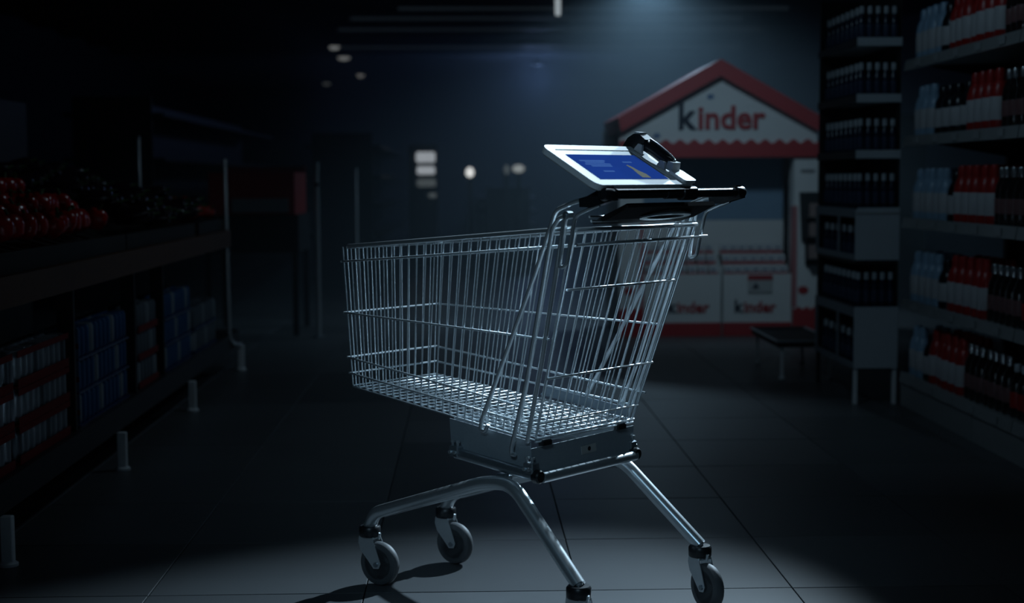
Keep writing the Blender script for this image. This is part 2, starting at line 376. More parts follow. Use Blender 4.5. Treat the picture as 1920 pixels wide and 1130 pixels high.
# side frames and casters
def caster(x, y, ang):       # ang: direction the wheel trails, cart-local
    u = Vector((math.cos(ang), math.sin(ang), 0)); n = Vector((-u.y, u.x, 0)); p = Vector((x, y, 0)); R_ = .0625; tr = .034
    c = MB().lathe([(0, .138), (.029, .138), (.031, .141), (.031, .163), (.027, .168), (.012, .169), (0, .169)], 20, (x, y, 0)).build('caster', BLACK, cart)
    fk = MB()
    poly = [(-.024, .137), (.022, .137), (.030, .118), (.050, .066), (.044, .052), (.026, .050), (.004, .075), (-.018, .098), (-.026, .120)]
    for s in (1, -1): fk.prism(poly, p+n*(s*.0185), u, (0, 0, 1), n*s, .0025)
    fk.prism([(-.024, -.02), (.024, -.02), (.024, .02), (-.024, .02)], p+Vector((0, 0, .133)), u, n, (0, 0, 1), .006)
    fk.build('fork', CHROME, c)
    ax = p+u*tr+Vector((0, 0, R_))
    def disc(prof, name, m_):
        d = MB().lathe(prof, 32, (0, 0, 0), axis='x')
        M = Matrix(((n.x, u.x, 0), (n.y, u.y, 0), (0, 0, 1)))
        d.v = [tuple(ax+M @ Vector(q)) for q in d.v]
        return d.build(name, m_, c)
    disc([(.044, -.0145), (.053, -.0145), (.059, -.012), (.0625, -.005), (.0625, .005), (.059, .012), (.053, .0145), (.044, .0145), (.044, -.0145)], 'tyre', RUBBER)
    disc([(0, -.012), (.012, -.013), (.014, -.009), (.030, -.009), (.034, -.012), (.0445, -.012), (.0445, .012), (.034, .012), (.030, .009), (.014, .009), (.012, .013), (0, .012)], 'wheel_hub', HUBM)
    disc([(0, -.024), (.007, -.024), (.007, .024), (0, .024)], 'axle_bolt', STEEL)
    bm = MB().tube([p+u*.030+Vector((0, 0, .132)), p+u*.034+Vector((0, 0, .150))], .004, 8).lathe([(.010, 0), (.010, .008), (.006, .012), (0, .012)], 10, (x, y, .168)); bm.build('cap_bolt', CHROME, c)
for s in (1, -1):
    cy = .146 if s > 0 else .168
    pth = fillet([(.850, cy*s, .166), (.815, .158*s, .212), (.720, .166*s, .244), (.335, .224*s, .372), (.240, .228*s, .380), (.0, .262*s, .168)], .055, 7)
    fr = MB().tube(pth, .0180, 16, rx=.0190).build('leg_frame', CHROME, cart)
    MB().tube([(.775, (.160*s) , .209), (.45, .206*s, .316)], .0035, 8).build('under_rod', CHROME, fr)
    MB().cbox(.268, .305, .205*s-.012, .205*s+.018, .372, .398, .004).build('frame_bracket', STEEL, cart)
def wdir(a, b): # world direction -> cart-local angle
    return math.atan2(b, a)-CPHI
caster(.850, .146, wdir(.84, -.54)); caster(.850, -.168, wdir(.80, -.60)); caster(0, .262, wdir(.60, -.80)); caster(0, -.262, wdir(.45, -.89))

# ------------------------------------------------------------------ tablet terminal clamped on the handle
TO = (-.100, .11, 1.112)
tab = empty('tablet_terminal', (Matrix.Rotation(CPHI, 4, 'Z') @ Vector(TO))+Vector(CO), CPHI)
tag(tab, 'white framed tablet terminal with lit blue screen clamped on the cart handle', 'tablet')
P0 = Vector((-.104, .322, 1.133)); US = Vector((.165, 0, .092)).normalized(); UY = Vector((0, -1, 0)); UN = UY.cross(US); UN = UN if UN.z > 0 else -UN
TL_, TWd = .196, .402
def rrect(a0, a1, b0, b1, r, n=6):
    o = []
    for cx, cy, a in ((a1-r, b1-r, 0), (a0+r, b1-r, 90), (a0+r, b0+r, 180), (a1-r, b0+r, 270)):
        for k in range(n+1):
            t = math.radians(a+90*k/n); o.append((cx+r*math.cos(t), cy+r*math.sin(t)))
    return o
TP = lambda a, b, h=0: P0+UY*a+US*b+UN*h
def ringplate(out, inn, h0, h1, name, m_, parent):
    n = len(out); m = MB()
    v = [TP(a, b, h1) for a, b in out]+[TP(a, b, h1) for a, b in inn]+[TP(a, b, h0) for a, b in out]+[TP(a, b, h0) for a, b in inn]
    f = []
    for i in range(n):
        j = (i+1) % n
        f += [(i, j, n+j, n+i), (2*n+i, 3*n+i, 3*n+j, 2*n+j), (i, 2*n+i, 2*n+j, j), (n+i, n+j, 3*n+j, 3*n+i)]
    return m.add(v, f).build(name, m_, parent, TO)
SA0, SA1, SB0, SB1 = .045, .318, .030, .150
ringplate(rrect(0, TWd, 0, TL_, .024), rrect(SA0-.018, SA1+.014, SB0-.008, SB1+.024, .006), -.014, .0012, 'tablet_frame', WHITE_P, tab)
MB().prism(rrect(.004, TWd-.004, .004, TL_-.004, .022), TP(0, 0, -.018), UY, US, UN, .014).build('back_shell', GREY_P, tab, TO)
MB().prism(rrect(SA0-.018, SA1+.014, SB0-.008, SB1+.024, .006), TP(0, 0, -.004), UY, US, UN, .0035).build('bezel', GREY_P, tab, TO)
scr = MB().prism([(SA0, SB0), (SA1, SB0), (SA1, SB1), (SA0, SB1)], TP(0, 0, -.0005), UY, US, UN, .0012).build('screen', SCREEN, tab, TO)
for a0, a1, b in ((.062, .160, .118), (.075, .150, .110), (.066, .165, .101), (.080, .160, .092), (.098, .140, .066), (.225, .262, .112)):
    MB().prism(rrect(SA0+a0-.045, SA0+a1-.045, b-.0030, b+.0030, .002, 2), TP(0, 0, .0008), UY, US, UN, .0005).build('text_line', SCR_TXT, scr, TO)
MB().prism([(.218, .036), (.250, .034), (.252, .052), (.240, .070), (.236, .088), (.228, .098), (.222, .096), (.226, .078), (.220, .056)], TP(0, 0, .0008), UY, US, UN, .0005).build('screen_picture', SCR_PIC, scr, TO)
# mount between tablet and bar
MB().prism([(-.118, 1.122), (-.082, 1.122), (-.010, 1.150), (.045, 1.200), (.040, 1.206), (-.095, 1.128)], (0, -.030, 0), (1, 0, 0), (0, 0, 1), (0, 1, 0), .290).build('mount_block', BLACK, tab, TO)
MB().lathe([(.0145, -.075), (.0175, -.073), (.0175, -.015), (.0145, -.013)], 20, (HX, 0, HZ), axis='y').build('handle_clamp', BLACK, tab, TO)
# scanner strip at the right of the tablet
MB().prism(rrect(.350, TWd, .002, .060, .010), TP(0, 0, .002), UY, US, UN, .008).build('side_lip', WHITE_P, tab, TO)
for pl_ in ([(.148, .004), (.176, .004), (.170, .024), (.158, .026)], [(.068, .004), (.094, .004), (.090, .020), (.076, .022)]):
    MB().prism(pl_, TP(.344, 0, 0), US, UN, UY, .008).build('scanner_rest', GREY_P, tab, TO)

so = TP(.368, .09, .03)
scn = empty('handheld_scanner', (Matrix.Rotation(CPHI, 4, 'Z') @ so)+Vector(CO), CPHI)
tag(scn, 'black handheld barcode scanner resting in the holder beside the tablet screen', 'scanner')
Q = lambda b, h: TP(.370, b, h)
MB().tube(fillet([Q(.200, .014), Q(.180, .0225), Q(.137, .0245), Q(.088, .0205), Q(.070, .0190)], .02, 4), [.0150]+[.0165]*15+[.0150], 14, rx=None).build('grip', BLACK, scn, so)
MB().prism([(.162, .006), (.1975, .005), (.203, -.014), (.216, -.010), (.212, .018), (.200, .036), (.184, .043), (.160, .040)], TP(.3525, 0, 0), US, UN, UY, .035).build('scan_head', BLACK, scn, so)
MB().prism([(.200, .0365), (.184, .0435), (.186, .047), (.203, .040)], TP(.356, 0, 0), US, UN, UY, .028).build('head_cap', GREY_P, scn, so)
MB().tube(fillet([Q(.158, .0425), Q(.130, .0425), Q(.090, .0385), Q(.066, .032), Q(.060, .012)], .02, 4), .0032, 8).build('grip_strip', SILVER, scn, so)
MB().prism([(.050, .006), (.074, .006), (.074, .026), (.058, .030)], TP(.354, 0, 0), US, UN, UY, .032).build('grip_end', GREY_P, scn, so)

# ------------------------------------------------------------------ sweets kiosk
KY = 10.85
kiosk = empty('sweets_kiosk', (1.82, KY+.5, 0))
tag(kiosk, 'white house shaped sweets kiosk with red gabled roof and lettered sign', 'kiosk')
KO = (1.82, KY+.5, 0)
def K(mb, name, m_, parent=kiosk): return mb.build(name, m_, parent, KO if parent is kiosk else KO)
K(MB().prism([(1.10, 1.30), (2.54, 1.30), (2.54, 1.52), (1.82, 1.90), (1.10, 1.52)], (0, KY, 0), (1, 0, 0), (0, 0, 1), (0, 1, 0), .04), 'gable_board', KWHITE)
K(MB().prism([(1.07, 1.30), (2.57, 1.30), (2.57, 1.52), (1.82, 1.90), (1.07, 1.52)], (0, KY+.96, 0), (1, 0, 0), (0, 0, 1), (0, 1, 0), .04), 'rear_gable', KWHITE)
for s in (-1, 1):
    K(MB().prism([(0, 2.005), (0, 1.885), (.715*s, 1.490), (.738*s, 1.590)], (1.82, KY-.09, 0), (1, 0, 0), (0, 0, 1), (0, 1, 0), 1.15), 'roof_slab', KRED)
# scalloped awning band
sc_n = 14; pts = [(1.10, 1.305), (2.545, 1.305)]
for i in range(sc_n*6, -1, -1):
    t = i/(sc_n*6); pts.append((1.10+1.445*t, 1.418+.016*math.sin(2*math.pi*sc_n*t)))
K(MB().prism(pts, (0, KY-.03, 0), (1, 0, 0), (0, 0, 1), (0, 1, 0), .03), 'awning_band', KRED)
for x in (1.10, 2.375):
    pl = K(MB().box(x, x+.175, KY, KY+.16, 0, 1.31), 'pillar', KWHITE)
    pts = [(x-.002, .0), (x+.177, .0)]+[(x-.002+.179*(1-i/24), .205+.010*math.sin(2*math.pi*3*i/24)) for i in range(25)]
    K(MB().prism(pts, (0, KY-.006, 0), (1, 0, 0), (0, 0, 1), (0, 1, 0), .006), 'red_foot_panel', KRED, pl)
    K(MB().box(x-.004 if x > 2 else x+.150, x+.026 if x > 2 else x+.180, KY-.004, KY+.1, .21, .95), 'red_edge_strip', mat('pink_edge', (.42, .16, .17), .5), pl)
    K(MB().lathe([(0, 0), (.030, 0), (.030, .004), (0, .004)], 14, (x+.075, KY-.005, .335), axis='y', sy=1.3), 'red_badge', KRED, pl)
    K(MB().box(x+.05, x+.15, KY-.004, KY, 1.19, 1.215), 'grey_print', mat('print_grey', (.2, .2, .21), .5), pl)
    K(MB().box(x, x+.175, KY+.82, KY+.98, 0, 1.31), 'pillar', KWHITE)
K(MB().box(1.275, 2.375, KY+.90, KY+.93, 0, 1.31), 'back_board', KDARK)
K(MB().box(1.275, 2.375, KY+.375, KY+.387, .842, 1.31), 'inner_pane', KGLASS)
K(MB().box(1.275, 2.375, KY+.36, KY+.64, 0, .84), 'counter', KWHITE)
for x in (1.11, 2.53):
    K(MB().box(x-.012, x+.012, KY+.16, KY+.82, 0, 1.31), 'side_board', KWHITE)
def logo(parent, x, y, z, width, off, m_k=KNAVY):
    me, wk = text_mesh('k', 1, m_k, .012, .028); me2, wi = text_mesh('inder', 1, KRED, .012, .028)
    kx = 1.08; tot = wk*kx+.03+wi; f = width/tot
    a = inst('logo_letter', me, parent, (x-off[0], y-off[1], z-off[2])); a.scale = (f*kx, f, f*1.14)
    b = inst('logo_letters', me2, parent, (x+(wk*kx+.03)*f-off[0], y-off[1], z-off[2])); b.scale = (f, f, f)
logo(kiosk, 1.530, KY-.010, 1.512, .632, KO)
for q, (px, pz) in enumerate(((1.37, 1.46), (1.76, 1.74))):
    K(MB().prism([(-.028, -.006), (.0, -.022), (.03, -.004), (.02, .018), (-.012, .02)], (px, KY-.004, pz), (1, 0, 0), (0, 0, 1), (0, 1, 0), .004), 'blue_mark', mat('pale_blue_print', (.10, .17, .30), .5))
# leaflet rack hanging on the right pillar
rk = empty('leaflet_rack', (2.50, KY-.10, .50)); RO = (2.50, KY-.10, .50)
tag(rk, 'narrow black leaflet rack fixed to the right pillar of the kiosk', 'rack')
MB().prism([(2.412, 1.05), (2.55, 1.05), (2.55, .52), (2.46, .52), (2.455, .68), (2.43, .70)], (0, KY-.03, 0), (1, 0, 0), (0, 0, 1), (0, 1, 0), .02).build('back_plate', DARKM, rk, RO)
for z in (.56, .72, .86):
    MB().box(2.45, 2.56, KY-.13, KY-.03, z, z+.012).build('tray', DARKM, rk, RO)
    MB().box(2.47, 2.55, KY-.11, KY-.07, z+.012, z+.11).build('leaflet', mat('leaflet_paper', (.22, .16, .15), .6), rk, RO)
# the two display bins and their packs
pack_w = MB().cbox(-.031, .031, -.028, .028, 0, .066, .002).mesh('carton', LABEL_W)
pack_r = MB().box(-.0315, .0315, -.0290, .0285, .002, .024).mesh('red_band', KRED)
pack_b = MB().box(-.016, .010, -.0290, -.028, .032, .052).mesh('print_patch', mat('print_blue_grey', (.16, .2, .27), .5))
for bi, (x0, x1, nm) in enumerate(((1.285, 1.850, 'left'), (1.866, 2.366, 'right'))):
    y0, y1 = KY+.02, KY+.355
    bo = ((x0+x1)/2, (y0+y1)/2, 0)
    b = empty('display_bin', bo)
    tag(b, 'white cardboard display bin with printed logo at the %s of the kiosk counter' % nm, 'bin', 'kiosk display bins')
    MB().box(x0, x1, y0, y0+.012, .10, .455).build('front_board', KWHITE, b, bo)
    for xx in (x0, x1-.012): MB().box(xx, xx+.012, y0+.012, y1, .0, .455).build('side_board', KWHITE, b, bo)
    MB().box(x0+.012, x1-.012, y1-.012, y1, 0, .60).build('back_board', KWHITE, b, bo)
    for r in range(3):
        MB().box(x0+.012, x1-.012, y0+.014+.10*r, y0+.114+.10*r if r < 2 else y1-.013, .430+.075*r, .442+.075*r).build('tier_shelf', KWHITE, b, bo)
    MB().box(x0, x1, y0-.006, y0+.012, 0, .10).build('red_base_band', KRED, b, bo)
    logo(b, x0+(.175 if bi == 0 else .085), y0-.006, .175, .305, bo)
    if bi == 1:
        tg = MB().box(2.045, 2.225, y0-.012, y0-.004, .32, .448).build('price_card', mat('card_grey', (.42, .42, .42), .5), b, bo)
        MB().box(2.043, 2.227, y0-.015, y0-.012, .412, .446).build('red_card_head', KRED, tg, bo)
        MB().prism([(2.075, .345), (2.13, .35), (2.105, .392)], (0, y0-.014, 0), (1, 0, 0), (0, 0, 1), (0, 1, 0), .002).build('card_print', KNAVY, tg, bo)
    n = 7
    for r in range(3):
        for i in range(n):
            x = x0+.050+(x1-x0-.10)*i/(n-1)
            p = empty('chocolate_carton', (x, y0+.066+.10*r, .4428+.075*r), random.uniform(-.04, .04))
            tag(p, 'white and red carton, %s from left, %s tier, %s kiosk bin' % (ORD[i], ('front', 'middle', 'rear')[r], nm), 'carton', 'cartons on the kiosk bins')
            inst('carton_body', pack_w, p); inst('red_band', pack_r, p); inst('print_patch', pack_b, p)

# ------------------------------------------------------------------ right gondola shelving
GX = 2.19
gon = empty('gondola_shelf', (2.55, 6.2, 0)); GO = (2.55, 6.2, 0)
tag(gon, 'tall grey metal supermarket shelving with five loaded shelves along the right side', 'shelving')
MB().box(2.74, 2.76, 4.4, 7.48, 0, 2.25).build('back_panel', SHELF_D, gon, GO)
for y in (4.45, 5.92, 7.45):
    MB().box(2.70, 2.74, y-.02, y+.02, 0, 2.25).build('upright_post', SHELF_D, gon, GO)
SHZ = [1.725, 1.350, .945, .535, .165]
for i, z in enumerate(SHZ):
    for y0, y1 in ((4.42, 5.905), (5.915, 7.48)):
        dk = MB().box(GX+.01, 2.72, y0, y1, z-.02, z).build('shelf_board', SHELF_G, gon, GO)
        MB().prism([(GX-.006, z-.045), (GX+.012, z-.045), (GX+.012, z+.006), (GX+.002, z+.006)], (0, y0, 0), (1, 0, 0), (0, 0, 1), (0, 1, 0), y1-y0).build('price_rail', SHELF_G, dk, GO)
        for q in range(5):
            yy = y0+.15+q*.29
            MB().box(GX-.010, GX-.005, yy, yy+.07, z-.036, z-.004).build('price_tag', mat('tag_grey', (.38, .40, .41), .5), dk, GO)
        for yy in (y0+.02, y1-.03):
            if i < 4: MB().prism([(2.72, z-.02), (GX+.10, z-.02), (GX+.16, z-.035), (2.72, z-.10)], (0, yy, 0), (1, 0, 0), (0, 0, 1), (0, 1, 0), .006).build('bracket', SHELF_D, dk, GO)
for y0, y1 in ((4.42, 4.99), (5.0, 5.60), (5.61, 6.40), (6.41, 7.48)):
    MB().box(GX+.004, GX+.03, y0, y1, .0, .118).build('kick_plate', SHELF_G, gon, GO)
# bottle kinds: Empty > body, label, cap
def bottle_kind(prof_b, prof_l, prof_c, mb, ml, mc, n=16, sx=1, sy=1):
    return (MB().lathe(prof_b, n, sx=sx, sy=sy).mesh('body', mb), MB().lathe(prof_l, n, sx=sx, sy=sy).mesh('label_band', ml), MB().lathe(prof_c, max(10, n-4), sx=max(sx, .75), sy=max(sy, .75)).mesh('cap', mc))
def softener(mb, mc, h=1.0, sy=1):
    return bottle_kind([(0, 0), (.052, 0), (.058, .008), (.059, .13*h), (.054, .165*h), (.038, .195*h), (.026, .205*h), (0, .205*h)],
                       [(.0590, .038*h), (.0602, .040*h), (.0602, .132*h), (.0590, .134*h)],
                       [(0, .200*h), (.031, .200*h), (.031, .236*h), (.024, .252*h), (0, .254*h)], mb, LABEL_W, mc, 18, sx=.72, sy=sy)
KINDS = {
 'blue': softener(BLUE_B, BLUE_B, .98, .82), 'dark': softener(DARK_B, DARK_B, .90, .92), 'red': softener(RED_B, RED_B, 1.02, .76),
 'glass': bottle_kind([(0, 0), (.030, 0), (.033, .006), (.033, .135), (.028, .165), (.015, .195), (.014, .205), (0, .205)],
                      [(.0330, .050), (.0336, .052), (.0336, .112), (.0330, .114)], [(0, .203), (.017, .203), (.017, .240), (.015, .244), (0, .244)], GLASS_B, mat('glass_label', (.20, .10, .10), .4), SILVER, 16),
 'redglass': bottle_kind([(0, 0), (.028, 0), (.031, .006), (.031, .125), (.026, .155), (.014, .180), (.013, .190), (0, .190)],
                      [(.0310, .040), (.0316, .042), (.0316, .105), (.0310, .107)], [(0, .188), (.016, .188), (.016, .220), (0, .222)], GLASS_B, RED_B, CAP_W, 16),
}
def bottle(kind, loc, rz, label, cat, group, name):
    o = empty(name, loc, rz); tag(o, label, cat, group)
    for nm, me in zip(('body', 'label_band', 'cap'), KINDS[kind]): inst(nm, me, o)
    return o
SHN = ['topmost shelf', 'second shelf down', 'middle shelf', 'fourth shelf down', 'bottom shelf']
REDS = [(6.92, 6.22), (6.64, 6.27), (6.80, 6.29), (6.86, 6.36), (7.12, 6.62)]
for i, z in enumerate(SHZ):
    y = 7.44
    a, b = REDS[i]
    nb = (4, 3, 5, 4, 2)[i]; nd = max(1, int((y-nb*.104-.016-a)/.118))
    nr = max(3, round((a-b)/.098))
    ng = 5 if b < 6.5 else 7
    runs = [('blue', nb, .104, y, 'pale blue bottle'), ('dark', nd, .118, y-nb*.104-.010, 'black white-labelled bottle'), ('red', nr, .098, a, 'red white-labelled bottle'),
            ('glass', ng, .078, a-nr*.098-.01, 'dark glossy glass bottle'), ('redglass', 4, .072, a-nr*.098-.02-ng*.078, 'slim dark bottle with red band'), ('dark', 6, .118, a-nr*.098-.04-ng*.078-4*.072, 'near end black bottle')]
    for kind, n, pitch, ys, txt in runs:
        y = ys
        for q in range(n):
            for row in ((0, 1) if kind in ('red', 'blue') else (0,)):
                wl = 'front row' if row == 0 else 'rear row'
                bottle(kind, (GX+.062+.10*row+random.uniform(-.005, .008), y-pitch/2+random.uniform(-.002, .002), z+.0006), random.uniform(-.05, .05),
                       '%s %s from left, %s, %s' % (txt, ORD[q], wl, SHN[i]), 'bottle', 'bottles on the right shelving', 'shelf_bottle')
            y -= pitch
# ------------------------------------------------------------------ corner display of blue bottles
EX0, EX1, EY0, EY1 = 1.955, 2.178, 7.5, 8.32
dsp = empty('corner_display', ((EX0+EX1)/2, 7.9, 0)); DO = ((EX0+EX1)/2, 7.9, 0)
tag(dsp, 'tall narrow tiered display stand of blue bottles at the end of the shelving', 'display stand')
tiers = [1.835, 1.555, 1.275, 1.000, .735, .500, .200]
for x, y in ((EX0+.012, EY0+.012), (EX0+.012, EY1-.012), (EX1-.012, EY1-.012), (EX1-.012, EY0+.012)):
    MB().box(x-.010, x+.010, y-.010, y+.010, 0, .185 if y < 7.6 else 2.12).build('post', LEGM if y < 7.6 else SHELF_D, dsp, DO)
MB().box(EX1-.004, EX1+.004, EY0+.02, EY1, .185, 2.12).build('side_panel', SHELF_D, dsp, DO)
MB().box(EX0+.02, EX1-.02, EY1-.01, EY1, .185, 2.12).build('back_panel', SHELF_D, dsp, DO)
for i, z in enumerate(tiers):
    dk = MB().box(EX0, EX1-.005, EY0, EY1-.012, z-.018, z-.002).build('tray', ECAP_W if i in (0, 1, 2) else SHELF_D, dsp, DO)
    if i < 3:
        MB().box(EX0-.003, EX1, EY0-.006, EY0, z-.028, z+.014).build('front_lip', ECAP_W, dk, DO)
        MB().box(EX0-.006, EX0, EY0, EY1, z-.028, z+.010).build('side_lip', SHELF_D, dk, DO)
MB().prism([(EX0, .735), (EX1, .735), (EX1, 1.0), (EX0+.012, 1.0), (EX0, .985)], (0, EY0-.008, 0), (1, 0, 0), (0, 0, 1), (0, 1, 0), .012).build('front_card', ECAP_W, dsp, DO)
MB().box(EX0+.002, EX1-.002, EY0-.011, EY0-.008, .968, .975).build('card_crease', SHELF_G, dsp, DO)
MB().prism([(EX0, .185), (EX1, .185), (EX1, .498), (EX0, .498)], (0, EY0-.008, 0), (1, 0, 0), (0, 0, 1), (0, 1, 0), .012).build('front_card', ECAP_W, dsp, DO)
for z0, z1 in ((.735, 1.0), (.185, .498)):
    for a, b in (((EY0, EY1), (z1-.05, z1-.004)), ((EY0, EY1), (z0, z0+.03)), ((EY1-.05, EY1), (z0+.03, z1-.05)), ((7.80, 7.83), (z0+.03, z1-.05))):
        MB().box(EX0-.008, EX0-.001, a[0], a[1], b[0], b[1]).build('side_card', mat('side_card_grey', (.22, .25, .28), .5), dsp, DO)
KINDS['navy'] = bottle_kind([(0, 0), (.019, 0), (.022, .004), (.022, .085), (.020, .108), (.011, .128), (.010, .138), (0, .138)],
    [(.0220, .022), (.0224, .024), (.0224, .080), (.0220, .082)], [(0, .136), (.0125, .136), (.0135, .140), (.0125, .172), (0, .174)], NAVY_B, NAVY_L, CAP_W, 12)
TN = ['top tray', 'second tray', 'third tray', 'fourth tray', 'window beside the upper card', 'fifth tray', 'window beside the lower card']
for i, z in enumerate(tiers):
    if i in (0, 1, 2, 3, 5):
        for q in range(5):
            bottle('navy', (EX0+.028+q*.0412, EY0+.032, z-.0015), 0, 'small navy bottle, %s from left, front of the %s, corner display' % (ORD[q], TN[i]), 'bottle', 'blue bottles on the corner display', 'blue_bottle')
        for q in range(7):
            bottle('navy', (EX0+.028, EY0+.115+q*.098, z-.0015), 0, 'small navy bottle, %s back along the side, %s, corner display' % (ORD[q], TN[i]), 'bottle', 'blue bottles on the corner display', 'blue_bottle')
    else:
        for q in range(6):
            bottle('navy', (EX0+.030, EY0+.08+q*.125, z-.0015), 0, 'navy bottle %s back in the side %s' % (ORD[q], TN[i]), 'bottle', 'blue bottles on the corner display', 'blue_bottle')
# low stand beside the kiosk
ls = empty('low_display_stand', (1.93, 8.85, 0)); LO = (1.93, 8.85, 0)
tag(ls, 'low black stand with chrome rim and thin legs beside the corner display', 'stand')
MB().box(1.77, 2.10, 8.46, 9.25, .185, .215).build('stand_top', DARKM, ls, LO)
MB().tube([(1.765, 8.45, .220), (2.105, 8.45, .220), (2.105, 9.26, .220), (1.765, 9.26, .220)], .007, 8, closed=True).build('rim', CHROME, ls, LO)
for x, y in ((1.80, 8.49), (2.08, 8.49), (1.80, 9.22), (2.08, 9.22)):
    MB().tube([(x, y, .018), (x, y, .187)], .009, 8).lathe([(.016, 0), (.018, .010), (.010, .020), (0, .022)], 10, (x, y, 0)).build('leg', LEGM, ls, LO)

# ------------------------------------------------------------------ left produce stand
FX = -1.385
st = empty('produce_stand', (-1.9, 6.4, 0)); SO = (-1.9, 6.4, 0)
tag(st, 'long dark produce stand with brown wooden front board and short metal legs', 'stand')
MB().box(FX-.03, FX, 3.4, 8.80, .768, .864).build('front_board', WOOD, st, SO)
MB().box(-2.55, FX-.03, 3.4, 8.80, .80, .83).build('table_top', WOOD, st, SO)
MB().box(-2.58, -2.55, 3.4, 8.80, .16, 1.6).build('back_panel', DARKM, st, SO)
MB().box(-2.55, FX-.02, 3.4, 9.15, .150, .245).build('lower_deck', DARKM, st, SO)
for y in (4.455, 5.95, 7.48, 9.10):
    MB().cbox(FX-.018, FX+.018, y-.015, y+.015, .012, .152, .003).build('leg', LEGM, st, SO)
    MB().lathe([(.030, 0), (.030, .008), (.022, .014), (0, .014)], 14, (FX, y, 0)).build('foot', LEGM, st, SO)
    MB().box(-2.45, -2.41, y-.015, y+.015, 0, .152).build('leg', LEGM, st, SO)
for y in (5.43, 6.42, 7.02):
    MB().box(FX-.10, FX-.04, y-.012, y+.012, .245, .80).build('divider_post', DARKM, st, SO)
pole = MB().tube(fillet([(-1.41, 8.78, 1.277), (-1.407, 8.80, .215), (-1.385, 8.92, .175), (-1.385, 9.09, .160)], .05, 5), .0125, 12).build('end_pole', POLEM, st, SO)
# sloped trays and produce
MB().prism([(FX-.04, .86), (FX-.04, .93), (FX-.06, .93), (FX-.08, .90), (-2.52, 1.20), (-2.52, .86)], (0, 4.0, 0), (1, 0, 0), (0, 0, 1), (0, 1, 0), 2.28).build('sloped_tray', CRATE, st, SO)
MB().prism([(FX-.04, .86), (FX-.04, .93), (FX-.06, .93), (FX-.08, .90), (-2.52, 1.20), (-2.52, .86)], (0, 6.30, 0), (1, 0, 0), (0, 0, 1), (0, 1, 0), 1.58).build('sloped_tray', CRATE, st, SO)
MB().prism([(FX-.04, .86), (FX-.04, .93), (FX-.06, .93), (FX-.08, .90), (-2.52, 1.20), (-2.52, .86)], (0, 7.98, 0), (1, 0, 0), (0, 0, 1), (0, 1, 0), .80).build('sloped_tray', CRATE, st, SO)
def pepper_mesh(name, r, h, m_, lobes, amp):
    return MB().lathe([(0, 0), (r*.55, .004), (r*.86, h*.22), (r, h*.55), (r*.92, h*.82), (r*.6, h*.97), (r*.18, h*.90), (0, h*.88)], 18, wob=lambda a, z: 1+amp*math.cos(lobes*a)).mesh(name, m_)
stem_m = MB().tube([(0, 0, 0), (.002, .001, .016), (.007, .003, .027)], [.009, .005, .006], 8).mesh('stem', STEM)
PM = pepper_mesh('pepper_body', .0455, .088, PEPPER, 4, .07); TM = pepper_mesh('tomato_body', .036, .064, TOMATO, 5, .03)
AM = MB().lathe([(0, 0), (.030, .006), (.040, .045), (.039, .085), (.030, .130), (.020, .150), (0, .154)], 14).mesh('aubergine_body', AUB)
def pile(y0, y1, step, rows, rstep, me, sh, name, txt, cat, group, tilt, lift):
    n = int((y1-y0)/step)
    for r in range(rows):
        for q in range(n):
            x = FX-.125-r*rstep+random.uniform(-.006, .006); y = y0+step*(q+.5+(.25 if r % 2 else -.15))+random.uniform(-.006, .006)
            z = .917+(.30/1.055)*(-(x-(FX-.08)))+lift
            if r in (1, 3) : z += random.choice((0, 0, .03))
            o = empty(name, (x, y, z)); o.rotation_euler = (random.gauss(1.45 if tilt == .15 else 0, tilt), random.gauss(0 if tilt == .15 else .3, tilt), (math.pi/2+random.gauss(0, .12)) if tilt == .15 else random.uniform(0, 6.3))
            tag(o, '%s, %s from the near end, %s row up' % (txt, ORD[q], ORD[r]), cat, group)
            inst('flesh', me, o); s_ = inst('stem', stem_m, o, (0, 0, sh))
pile(4.25, 6.22, .120, 5, .112, PM, .080, 'bell_pepper', 'red bell pepper', 'pepper', 'red peppers on the produce stand', .18, .024)
pile(6.40, 7.80, .105, 5, .165, AM, .150, 'aubergine', 'dark aubergine on the stand', 'aubergine', 'aubergines on the produce stand', .15, .062)
pile(8.07, 8.74, .092, 6, .090, TM, .055, 'tomato', 'red tomato on the stand', 'tomato', 'tomatoes on the produce stand', .2, .016)
